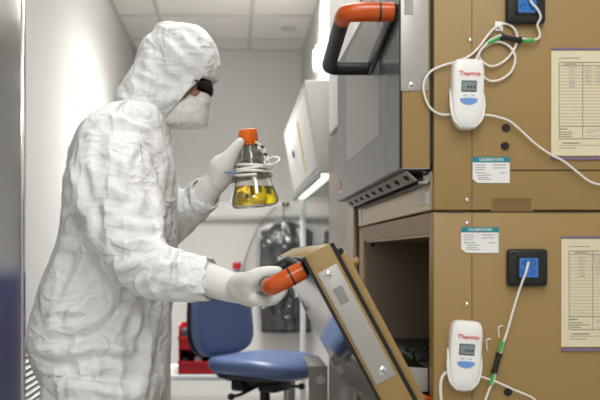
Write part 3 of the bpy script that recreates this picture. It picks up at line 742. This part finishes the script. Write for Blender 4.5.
for q in ((.06, .22, SZ-.152), (-.03, -.22, SZ-.15)): MB().sphere(q, (.016, .02, .016), 12, 8).build('lever_knob', M['rubber'], ch)
b = MB(); b.cyl((0, 0, .09), (0, 0, SZ-.12), .024); b.build('gas_column', M['black'], ch)
b = MB(); b.tube([(.2*math.cos(a), .2*math.sin(a), .27) for a in [k*PI/16 for k in range(33)]], .011, 10)
for k in range(3): a = 2*PI*k/3; b.tube([(.02*math.cos(a), .02*math.sin(a), .27), (.2*math.cos(a), .2*math.sin(a), .27)], .008, 8)
b.build('foot_ring', M['chrome'], ch)
for k in range(5):
    a = 2*PI*k/5+.3; u = Vector((math.cos(a), math.sin(a), 0)); b = MB(); b.tube([u*.02+Vector((0, 0, .11)), u*.3+Vector((0, 0, .075))], [.026, .016], 10)
    lg = b.build('base_leg', M['black'], ch)
    w = Vector((-u.y, u.x, 0)); b = MB()
    for s in (-1, 1): b.cyl(u*.3+w*.006*s+Vector((0, 0, .028)), u*.3+w*.022*s+Vector((0, 0, .028)), .028, None, 16)
    b.tube([u*.3+Vector((0, 0, .028)), u*.3+Vector((0, 0, .085))], .006, 6)
    lg['_local'] = 1; b.build('caster', M['rubber'], lg)

# ------------------------------------------------------------------ flask
fa = math.radians(-6.0)
FYD = 2.08
fb = P(255.5, 207, FYD)
fl = thing('conical_flask', 'conical glass flask of yellow liquid with an orange cap, held up in the left glove', 'flask', fb, local=True)
fl.rotation_euler = (math.radians(0), fa, 0); fl.scale = (1.1, 1.1, 1.06)
prof = [(.0005, 0), (.040, 0), (.049, .002), (.0535, .008), (.0545, .016), (.051, .030), (.0365, .075), (.0245, .112), (.0195, .124), (.0183, .132), (.0183, .158)]
th = .0016
inner = [(max(r-th, .0004), hh+(th if i < 3 else 0)) for i, (r, hh) in enumerate(prof)]
b = MB(); b.lathe(prof+[(.0167, .158)]+inner[::-1][1:], seg=56, cap=False); b.build('glass_body', M['glass'], fl, ang=180)
lv = .047
iw = [(max(r-th-.0003, .0003), hh+(th+.0003 if i < 3 else 0)) for i, (r, hh) in enumerate(prof)]
lp_ = [q for q in iw if q[1] < lv-.004]
r_l = .051+(.0365-.051)*(lv-.03)/.045-th-.0003
def lev(p):
    return p
rings = []
b = MB(); seg = 56
for r, hh in lp_: rings.append([Vector((r*math.cos(2*PI*k/seg), r*math.sin(2*PI*k/seg), hh)) for k in range(seg)])
def surf(fr):
    out_ = []
    for k in range(seg):
        a = 2*PI*k/seg; x = r_l*fr*math.cos(a); dz_ = -x*math.tan(fa)*-1
        z = lv+x*math.tan(fa)*-1*-1
        rr = (.051+(.0365-.051)*(z-.03)/.045-th-.0003)*fr
        out_.append(Vector((rr*math.cos(a), rr*math.sin(a), z)))
    return out_
rings += [surf(1), surf(.96), surf(.5), surf(.02)]
b.loft(rings); b.build('liquid', M['liquid'], fl, ang=60)
b = MB(); b.lathe([(.0004, .183), (.018, .183), (.0212, .181), (.0218, .176), (.0218, .153), (.0205, .151), (.019, .151)], seg=48)
for v in list(b.bm.verts):
    pass
cp = b.build('screw_cap', M['cap'], fl)
b = MB()
for k in range(36):
    a = 2*PI*k/36; b.box(-.0006, .0006, .0215, .0224, .156, .176)
    R_ = Matrix.Rotation(a, 3, 'Z')
    for v in b.bm.verts[-8:]: v.co = R_ @ v.co
b.build('cap_ribs', M['cap'], cp)
b = MB(); b.lathe([(.0185, .150), (.0215, .149), (.0215, .146), (.0185, .145)], seg=40); b.build('neck_ring', M['cap'], fl)
b = MB(); b.tube([(.003, 0, .15), (.001, 0, .1), (.002, -.004, .038)], .0030, 10, 4); b.build('dip_tube', M['tube'], fl)
b = MB()                                                     # tubing wound round the shoulder and its loose loop
pts = []
for k in range(0, 150):
    a = k/150*2*PI*4.4; hh = .099-.0058*(k/150*4)+.0035*math.sin(a*1.3+.6)
    rr = .0365-(hh-.075)*.33+.0035
    pts.append(Vector((rr*math.cos(a+2.6), rr*math.sin(a+2.6), hh)))
b.tube(pts, .0034, 7); b.build('wound_tubing', M['tube'], fl)
b = MB(); b.tube([(.014, -.02, .15), (.024, -.02, .142), (.03, -.022, .125), (.032, -.024, .108), (.03, -.03, .095), (.045, -.03, .092), (.06, -.02, .098), (.064, -.01, .108), (.05, -.0, .112), (.034, .0, .108)], .0024, 7, 5)
b.tube([(.016, -.012, .15), (.03, -.008, .135), (.036, -.01, .115), (.034, -.02, .1)], .0022, 7, 5); b.build('loose_tubing', M['tube'], fl)
for q, c in (((.029, -.024, .136), 'dark'), ((.034, -.024, .118), 'dark'), ((.036, -.024, .104), 'tube')):
    MB().boxm(q, (.009, .008, .006), Matrix.Rotation(.5, 3, 'Y'), .001).build('tube_clamp', M['lcdd' if c == 'dark' else 'tube'], fl)
b = MB(); b.tube([(-.036, -.025, .080), (-.048, -.03, .083), (-.062, -.03, .086)], [.002, .0026, .002], 8); b.build('blue_plug', M['blueb'], fl)

# ------------------------------------------------------------------ the person
pr = thing('person', 'person in a white hooded coverall, face mask and gloves, holding up a flask', 'person', (P(110, 0, 2.1).x, 2.1, 0))
def oval(cx, cy_, z, a, b_, n=40, e=2.3, tilt=0.):
    r = []
    for k in range(n):
        t_ = 2*PI*k/n; ca, sa = math.cos(t_), math.sin(t_)
        x = abs(ca)**(2/e)*math.copysign(a, ca)
        r.append(Vector((cx+x, cy_+abs(sa)**(2/e)*math.copysign(b_, sa), z+tilt*x)))
    return r
PY = 2.1
tors = [(100, 126, 154, .06), (107, 116, 160, .095), (113, 105, 164, .14), (121, 94, 167, .175), (133, 82, 170, .20), (155, 72, 174, .215), (180, 67, 177, .215), (210, 65, 178.5, .21), (240, 61, 178, .205), (262, 53, 176, .20), (285, 43, 174, .205),
        (312, 35, 172, .21), (340, 30, 171, .215), (365, 37, 171, .21), (390, 48, 170, .20), (412, 58, 169, .19), (430, 66, 165, .16)]
b = MB(); rings = []
for py, xl, xr, hy in tors:
    A, B_ = P(xl, py, PY), P(xr, py, PY); rings.append(oval((A.x+B_.x)/2, PY, A.z, (B_.x-A.x)/2, hy))
b.loft(rings)
def limb(mb, pts, rr, seg=24, n=6): mb.tube(pts, rr, seg, n); mb.sphere(pts[0], rr[0]*.98); mb.sphere(pts[-1], rr[-1]*.9)
for s in (-1, 1):
    hx = P(107, 0, PY).x
    b.tube([(hx, PY+s*.095, .86), (hx+.0, PY+s*.10, .72), (hx+.03, PY+s*.11, .50), (hx+.015, PY+s*.115, .30), (hx-.01, PY+s*.12, .13), (hx-.01, PY+s*.12, .085)], [.145, .135, .105, .095, .08, .074], 28, 5)
# near (right) arm
near = [P(112, 147, 1.96), P(114, 185, 1.90), P(124, 228, 1.86), P(141, 262, 1.81), P(172, 275, 1.785), P(197, 277.5, 1.765), P(209, 279, 1.76)]
limb(b, near[:-1], [.092, .096, .090, .068, .055, .050])
# far (left) arm
far = [P(128, 145, 2.24), P(140, 195, 2.29), P(160, 226, 2.26), P(185, 210, 2.17), P(200, 199, 2.12)]
limb(b, far, [.085, .08, .062, .05, .044])
su = remesh(b, .0065, 3, .5)
# cloth folds -----------------------------------------------------------------
folds = [
 ([(150, 222), (128, 262), (100, 296), (62, 318)], 9, 8), ([(118, 300), (96, 322), (72, 332)], 8, 6), ([(140, 310), (124, 345), (108, 356)], 9, 6),
 ([(78, 205), (66, 240), (54, 275), (40, 305)], 7, 6), ([(92, 225), (82, 265), (66, 300), (44, 325)], 9, 7), ([(105, 262), (90, 292), (66, 320), (36, 340)], 10, 7),
 ([(122, 285), (104, 310), (80, 326), (50, 338)], 8, 6), ([(135, 292), (122, 322), (112, 342)], 9, 6), ([(36, 348), (66, 352), (100, 346), (132, 350), (150, 344)], 9, 6),
 ([(40, 368), (70, 378), (106, 366), (146, 372)], 7, 6), ([(50, 392), (85, 386), (120, 394), (150, 390)], 6, 6),
 ([(158, 300), (152, 330), (147, 362), (141, 398)], 11, 6), ([(168, 302), (163, 340), (160, 398)], 8, 5), ([(140, 300), (138, 330), (126, 360)], 7, 5),
 ([(166, 232), (150, 243), (132, 246), (112, 240)], 9, 6), ([(166, 240), (148, 258), (128, 266), (112, 262)], 9, 6), ([(168, 246), (156, 268), (140, 284)], 8, 5),
 ([(164, 226), (146, 228), (122, 222), (104, 226)], 7, 6), ([(178, 250), (182, 268), (178, 290)], 5, 4), ([(190, 254), (195, 275), (192, 294)], 5, 4), ([(200, 256), (203, 276), (201, 294)], 6, 3),
 ([(82, 140), (78, 175), (84, 210), (96, 240)], 8, 6), ([(90, 128), (90, 165), (96, 200)], 6, 6), ([(156, 134), (162, 165), (158, 200), (164, 228)], 8, 6), ([(168, 140), (172, 175), (170, 215)], 7, 5),
 ([(104, 150), (122, 166), (138, 190), (142, 215)], 5, 5), ([(140, 138), (128, 160), (120, 185), (124, 205)], 5, 5), ([(104, 180), (120, 195), (146, 200)], 5, 5), ([(100, 205), (116, 212), (144, 206)], 5, 5),
 ([(72, 160), (80, 190), (76, 215)], 6, 4), ([(66, 190), (76, 212), (70, 236)], 6, 5), ([(62, 236), (74, 250), (88, 246)], 5, 5),
 ([(186, 196), (196, 206), (199, 216)], 5, 3), ([(181, 192), (188, 210), (187, 222)], 5, 3), ([(176, 285), (190, 283), (203, 284)], 4, 4), ([(150, 268), (170, 264), (186, 266)], 5, 4),
 ([(110, 112), (130, 124), (150, 130)], 5, 4), ([(96, 122), (112, 120), (134, 130)], 4, 4)]
FS = []
for pts, amp, w in folds:
    q = [P(x, y, 1.92) for x, y in pts]; q, _ = spline(q, [1]*len(q), 4)
    FS.append(([(p.x, p.z) for p in q], amp/1000*1.4, w/455, min(p.x for p in q)-.05, max(p.x for p in q)+.05, min(p.z for p in q)-.05, max(p.z for p in q)+.05))
def segd(px_, pz_, line):
    best = 9; side = 0; tt = 0; n = len(line)-1
    for i in range(n):
        ax, az = line[i]; bx, bz = line[i+1]; dx, dz = bx-ax, bz-az; L = dx*dx+dz*dz
        t_ = max(0, min(1, ((px_-ax)*dx+(pz_-az)*dz)/L)); ex, ez = px_-ax-t_*dx, pz_-az-t_*dz; dd = math.hypot(ex, ez)
        if dd < best: best = dd; side = 1 if (dx*ez-dz*ex) > 0 else -1; tt = (i+t_)/n
    return best, side, tt
def wrinkle(mb, amp=1., use_folds=True, seed=0.):
    mb.bm.normal_update()
    nv = [(v, v.normal.copy()) for v in mb.bm.verts]
    for v, nn in nv:
        p = v.co; off = Vector((seed, 0, 0))
        wv = Vector((noise.noise(p*5+off), noise.noise(p*5+Vector((9, 2, 4))), noise.noise(p*5+Vector((1, 7, 3)))))*.07
        q = p+wv
        a = 1-abs(noise.noise(Vector((q.x*10+q.z*7, q.y*5, q.z*4-q.x*3))+off))*2.6
        c = 1-abs(noise.noise(Vector((q.x*11-q.z*15, q.y*9, q.z*6+q.x*5))+off))*2.4
        d_ = 1-abs(noise.noise(q*34+off))*2.2
        disp = amp*(.0036*max(a, 0)**1.5+.0012*max(c, 0)**2.)
        if use_folds and nn.y < .35:
            fw = min(1, (.35-nn.y)/.5); X = p.x*1.92/p.y; Z = EYE+(p.z-EYE)*1.92/p.y
            for line, am, w, x0, x1, z0, z1 in FS:
                if x0 < X < x1 and z0 < Z < z1:
                    dd, sd_, tt = segd(X, Z, line); e_ = max(0, math.sin(PI*min(1, max(0, tt)))**.6)
                    s = dd*sd_
                    if dd < .06: disp += fw*e_*am*(math.exp(-(s/w)**2)-.55*math.exp(-((s-1.9*w)/w)**2)-.25*math.exp(-((s+1.9*w)/w)**2))
        v.co = p+nn*disp
wrinkle(su)
su.build('coverall', M['suit'], pr, ang=180)
# sleeve cuffs
def cuff(a, b_, r, seed):
    a, b_ = Vector(a), Vector(b_); d = (b_-a).normalized(); u = d.orthogonal().normalized(); w = d.cross(u); rings = []
    n = 64
    for f, k_ in ((0, .93), (.2, 1.0), (.5, 1.04), (.8, 1.0), (1.0, .98), (.985, .90), (.6, .86)):
        c = a.lerp(b_, f); rings.append([c+(u*math.cos(2*PI*i/n)+w*math.sin(2*PI*i/n))*r*k_*(1+.05*noise.noise(Vector((math.cos(2*PI*i/n)*4, math.sin(2*PI*i/n)*4, seed+f))))+d*.006*noise.noise(Vector((math.cos(2*PI*i/n)*3, math.sin(2*PI*i/n)*3, seed))) for i in range(n)])
    m = MB().loft(rings, cap=False); m.build('sleeve_cuff', M['suit'], pr, ang=180)
cuff(P(191, 277.5, 1.77), P(210, 279.5, 1.757), .0475, 1.)
cuff(P(195, 203, 2.14), P(206, 193, 2.105), .0445, 5.)
# zip flap down the chest
# boots
for s in (-1, 1):
    hx = P(107, 0, PY).x; c = Vector((hx, PY+s*.12, 0)); b = MB()
    b.sphere(c+Vector((-.02, 0, .065)), (.06, .05, .062)); b.sphere(c+Vector((.10, 0, .045)), (.10, .05, .044)); b.cyl(c+Vector((-.005, 0, .05)), c+Vector((-.01, 0, .16)), .055, .06)
    b.box(c.x-.07, c.x+.19, c.y-.042, c.y+.042, .001, .025, .01)
    remesh(b, .007, 2).build('boot_cover', M['glove'], pr, ang=180)

# head, hood, mask, glasses ----------------------------------------------------
b = MB(); HC = P(178, 66, PY)
b.sphere(HC, (.088, .076, .105)); b.sphere(P(186, 98, PY), (.058, .056, .062)); b.sphere(P(168, 90, PY), (.07, .06, .07))
b.tube([P(157, 100, PY), P(142, 124, PY)], [.056, .056], 20)
b.sphere(P(203, 103, PY), (.017, .014, .018)); b.tube([P(202, 88, PY), P(206, 102, PY)], [.009, .013], 12)
remesh(b, .005, 2).build('head', M['skin'], pr, ang=180)
for s in (-1, 1):
    c = P(199.5, 91, PY)+Vector((0, s*.031, 0)); MB().sphere(c, (.011, .012, .011)).build('eye', M['eye'], pr)
    MB().sphere(c+Vector((.0072, 0, -.001)), (.005, .0055, .0055)).build('iris', M['iris'], pr)
    q = MB(); q.tube([P(204, 83, PY)+Vector((.002, s*.015, 0)), P(205, 81, PY)+Vector((0, s*.034, 0)), P(201, 83, PY)+Vector((0, s*.052, 0))], .004, 8, 4); q.build('eyebrow', M['hair'], pr)
b = MB()
b.sphere(P(180, 63, PY), (.101, .094, .103)); b.sphere(P(196, 66, PY), (.062, .080, .080)); b.sphere(P(160, 70, PY), (.064, .085, .096)); b.sphere(P(160, 98, PY), (.088, .092, .075))
b.sphere(P(137, 99, PY), (.052, .085, .032)); b.sphere(P(188, 98, PY), (.056, .078, .072)); b.sphere(P(168, 30, PY), (.035, .045, .020))
b.loft([oval(P(140, 0, PY).x, PY, P(0, 112, PY).z, .060, .11), oval(P(146, 0, PY).x, PY, P(0, 97, PY).z, .078, .098), oval(P(153, 0, PY).x, PY, P(0, 84, PY).z, .078, .09), oval(P(158, 0, PY).x, PY, P(0, 64, PY).z, .055, .08)])
b.sphere(P(152, 112, PY), (.050, .085, .030))
hd = remesh(b, .0052, 5, .5)
HF_ = [([(146, 44), (150, 62), (144, 84), (136, 96)], 5, 5), ([(128, 80), (146, 92), (166, 98), (190, 88)], 6, 5), ([(120, 96), (140, 104), (160, 104), (178, 98)], 6, 5), ([(134, 70), (150, 80), (172, 86), (194, 80)], 5, 4),
       ([(160, 34), (176, 52), (196, 72)], 4, 4), ([(170, 28), (190, 44), (208, 66)], 4, 4), ([(150, 52), (166, 68), (190, 82)], 4, 4), ([(126, 88), (140, 96), (152, 112), (158, 122)], 5, 4), ([(142, 60), (156, 76), (164, 100)], 4, 5), ([(158, 26), (170, 30), (186, 27), (200, 38)], 5, 3)]
FS = []
for pts, amp, w in HF_:
    q = [P(x, y, 1.92) for x, y in pts]; q, _ = spline(q, [1]*len(q), 4)
    FS.append(([(p.x, p.z) for p in q], amp/1000, w/480, min(p.x for p in q)-.05, max(p.x for p in q)+.05, min(p.z for p in q)-.05, max(p.z for p in q)+.05))
wrinkle(hd, .62, True, 7.)
A1, B1 = P(204, 81.5, PY), P(161, 128, PY)      # edge of the face opening
nA = Vector((0, 0, 1)); dB = (B1-A1).normalized(); nB = Vector((dB.z, 0, -dB.x))
if nB.x < 0: nB = -nB
for co, no in ((A1, nA), (A1, nB)):
    bmesh.ops.bisect_plane(hd.bm, geom=list(hd.bm.verts)+list(hd.bm.edges)+list(hd.bm.faces), plane_co=co, plane_no=no)
kill = [f for f in hd.bm.faces if (f.calc_center_median()-A1).dot(nA) < -1e-5 and (f.calc_center_median()-A1).dot(nB) > 1e-5]
bmesh.ops.delete(hd.bm, geom=kill, context='FACES')
be = [e for e in hd.bm.edges if len(e.link_faces) == 1]
# hem: fold the rim inwards
ext = bmesh.ops.extrude_edge_only(hd.bm, edges=be)
hv = [v for v in ext['geom'] if isinstance(v, bmesh.types.BMVert)]
cen = P(190, 92, PY)
for v in hv: v.co += (cen-v.co).normalized()*.012+Vector((-.004, 0, .002))
hood = hd.build('hood', M['hoodm'], pr, ang=180)
# elastic hem seen as a soft bead on the near edge
# mask
b = MB(); rings = []
for py, xf, hy, xb in ((88, 204, .026, 180), (94, 209, .044, 172), (100, 211, .050, 166), (106, 210, .062, 163), (114, 209, .064, 160), (121, 208.5, .062, 160), (126, 208, .056, 160), (127, 206, .05, 162)):
    A_, B_ = P(xb, py, PY), P(xf, py, PY); rings.append(oval((A_.x+B_.x)/2, PY, A_.z, (B_.x-A_.x)/2, hy, 48, 2.6))
b.loft(rings); mk = remesh(b, .0045, 1)
FS = []
for pts, amp, w in [([(186, 93), (196, 104), (206, 118)], 5, 3), ([(178, 100), (178, 115), (180, 127)], 3, 3), ([(188, 108), (188, 126)], 3, 3), ([(170, 108), (186, 112), (204, 108)], 2, 3), ([(196, 96), (204, 101), (209, 103)], 3, 2)]:
    q = [P(x, y, 1.92) for x, y in pts]; q, _ = spline(q, [1]*len(q), 4)
    FS.append(([(p.x, p.z) for p in q], amp/1000, w/480, min(p.x for p in q)-.05, max(p.x for p in q)+.05, min(p.z for p in q)-.05, max(p.z for p in q)+.05))
wrinkle(mk, .25, True, 3.)
mk.build('face_mask', M['mask'], pr, ang=180)
# safety glasses
b = MB(); cx0 = P(176, 0, PY).x
gl = None
rows = []
for py, rr in ((83, .094), (86, .097), (91, .0975), (95, .095), (98, .089)):
    z = P(0, py, PY).z; rows.append([Vector((cx0+rr*.985*math.cos(a), PY+rr*.72*math.sin(a), z+.012*((py-83)/15)*(abs(a)/.9)**1.6)) for a in [math.radians(-52+104*k/30) for k in range(31)]])
b.loft(rows, cap=False, closed=False)
bmesh.ops.solidify(b.bm, geom=list(b.bm.faces), thickness=.0022)
gl = b.build('safety_glasses', M['lens'], pr, ang=60)
for s in (-1, 1):
    q = MB(); q.tube([Vector((cx0+.096*math.cos(math.radians(52)), PY+s*.069*math.sin(math.radians(52)), P(0, 87, PY).z)), P(198, 86, PY)+Vector((0, s*.066, 0)), P(186, 85, PY)+Vector((0, s*.068, 0))], [.004, .003, .003], 8); q.build('temple', M['black'], gl)

# gloved hands -----------------------------------------------------------------
def glove(parts, vox=.0030, name='glove'):
    b = MB()
    for pts, rr in parts:
        b.tube(pts, rr, 18, 5); b.sphere(Vector(pts[0]), rr[0]*.97, 16, 10); b.sphere(Vector(pts[-1]), rr[-1]*.98, 16, 10)
    return b
# near hand closed round the cross bar of the lower handle
BARX = hbase.x+out.x*.075; BARZ = hbase.z+out.z*.075
bar = lambda y: Vector((BARX, y, BARZ))
HYc = 1.70
wr = P(236, 291, 1.745)
parts = [([P(206, 279, 1.762), P(222, 284, 1.75), P(237, 289, 1.74)], [.0355, .0345, .0300])]
ks = [bar(y)+Vector((-.032+dx, 0, -.034+dz)) for y, dx, dz in ((1.652, .006, .008), (1.677, .002, .003), (1.702, .0, .0), (1.726, .0, .003))]
for i, k_ in enumerate(ks):
    parts.append(([P(238, 290, 1.725+.008*i), P(238, 290, 1.725+.008*i).lerp(k_, .55)+Vector((0, 0, -.001)), k_], [.026, .0185, .0125]))
    y = k_.y; r = .0105 if i < 3 else .0092
    parts.append(([k_, bar(y)+Vector((-.012, 0, -.031)), bar(y)+Vector((.012, 0, -.028)), bar(y)+Vector((.029, 0, -.012)), bar(y)+Vector((.031, 0, .002))], [.0125, r+.001, r, r*.95, r*.88]))
th0 = P(240, 284, 1.71)
parts.append(([th0, bar(1.66)+Vector((-.036, -.008, .008)), bar(1.650)+Vector((-.014, -.012, .022)), bar(1.648)+Vector((.020, -.006, .028))], [.025, .019, .0145, .0100]))
parts.append(([P(240, 287, 1.73), bar(1.69)+Vector((-.046, 0, -.012)), bar(1.69)+Vector((-.030, 0, -.024))], [.029, .026, .018]))
parts.append(([P(240, 287, 1.72), bar(1.66)+Vector((-.036, 0, -.004)), bar(1.655)+Vector((-.028, 0, .002))], [.027, .020, .0125]))
parts.append(([P(236, 288, 1.735), bar(1.675)+Vector((-.040, 0, -.004))], [.029, .021]))
gb = glove(parts); gm = remesh(gb, .0032, 2); wrinkle(gm, .28, False, 2.)
gm.build('glove', M['glove'], pr, ang=180)
b = MB(); cuffp = [P(203, 278.5, 1.765), P(212, 281, 1.757), P(224, 284.5, 1.75), P(236, 288, 1.743), P(240, 289.5, 1.74)]

# far hand round the neck of the flask
Rf = Matrix.Rotation(fa, 3, 'Y')
def FL(x, y, z): return Vector(fb)+Rf @ Vector((x*1.1, y*1.1, z*1.06))
wrp = P(212, 186, 2.10)
parts = [([P(203, 196, 2.115), P(210, 187, 2.105), P(217, 179, 2.10)], [.034, .0325, .029])]
palm = FL(-.062, .012, .098)
# four fingers pass behind the neck and curl round it
for i, (h_, L_) in enumerate(((.135, 1.), (.116, 1.05), (.096, 1.0), (.077, .85))):
    rn = .0185+max(0, (.124-h_))*.36+.0115
    k_ = FL(-rn-.024, .020, h_-.006)
    parts.append(([P(217, 179, 2.105), P(217, 179, 2.105).lerp(k_, .6), k_], [.026, .018, .0125]))
    parts.append(([k_, FL(-rn*.75, rn*.85+.004, h_), FL(-rn*.05, rn+.006, h_+.001), FL(rn*.75*L_, rn*.75+.003, h_-.001), FL(rn*1.02*L_, rn*.15, h_-.004)], [.0122, .0108, .0100, .0095, .0085]))
parts.append(([P(218, 180, 2.09), FL(-.064, -.010, .098), FL(-.042, -.020, .126), FL(-.020, -.025, .152)], [.030, .0245, .0165, .0108]))
parts.append(([P(217, 181, 2.10), FL(-.070, .004, .078), FL(-.058, .006, .086)], [.030, .027, .020]))
parts.append(([P(217, 179, 2.10), FL(-.072, .004, .105), FL(-.055, .008, .118)], [.030, .026, .018]))
gb = glove(parts); gm = remesh(gb, .0032, 2); wrinkle(gm, .28, False, 4.)
gm.build('glove', M['glove'], pr, ang=180)

# clean helper flags
for o in bpy.data.objects:
    if '_local' in o: del o['_local']

# ------------------------------------------------------------------ world, camera
w = bpy.data.worlds.new('World'); S.world = w; w.use_nodes = True
w.node_tree.nodes['Background'].inputs[0].default_value = (.8, .8, .8, 1); w.node_tree.nodes['Background'].inputs[1].default_value = .2
cam = bpy.data.cameras.new('Camera'); co = bpy.data.objects.new('Camera', cam); COL.objects.link(co)
co.location = (0, 0, EYE); co.rotation_euler = (PI/2, 0, 0)
cam.sensor_width = 36; cam.lens = 36*F/600; cam.shift_x = 65/600; cam.shift_y = 56/600
cam.clip_start = .05
cam.dof.use_dof = True; cam.dof.focus_distance = 1.85; cam.dof.aperture_fstop = 5.0
S.camera = co
S.view_settings.view_transform = 'Standard'; S.view_settings.look = 'None'; S.view_settings.gamma = 1; S.view_settings.use_curve_mapping = False
S.view_settings.exposure = 0.0
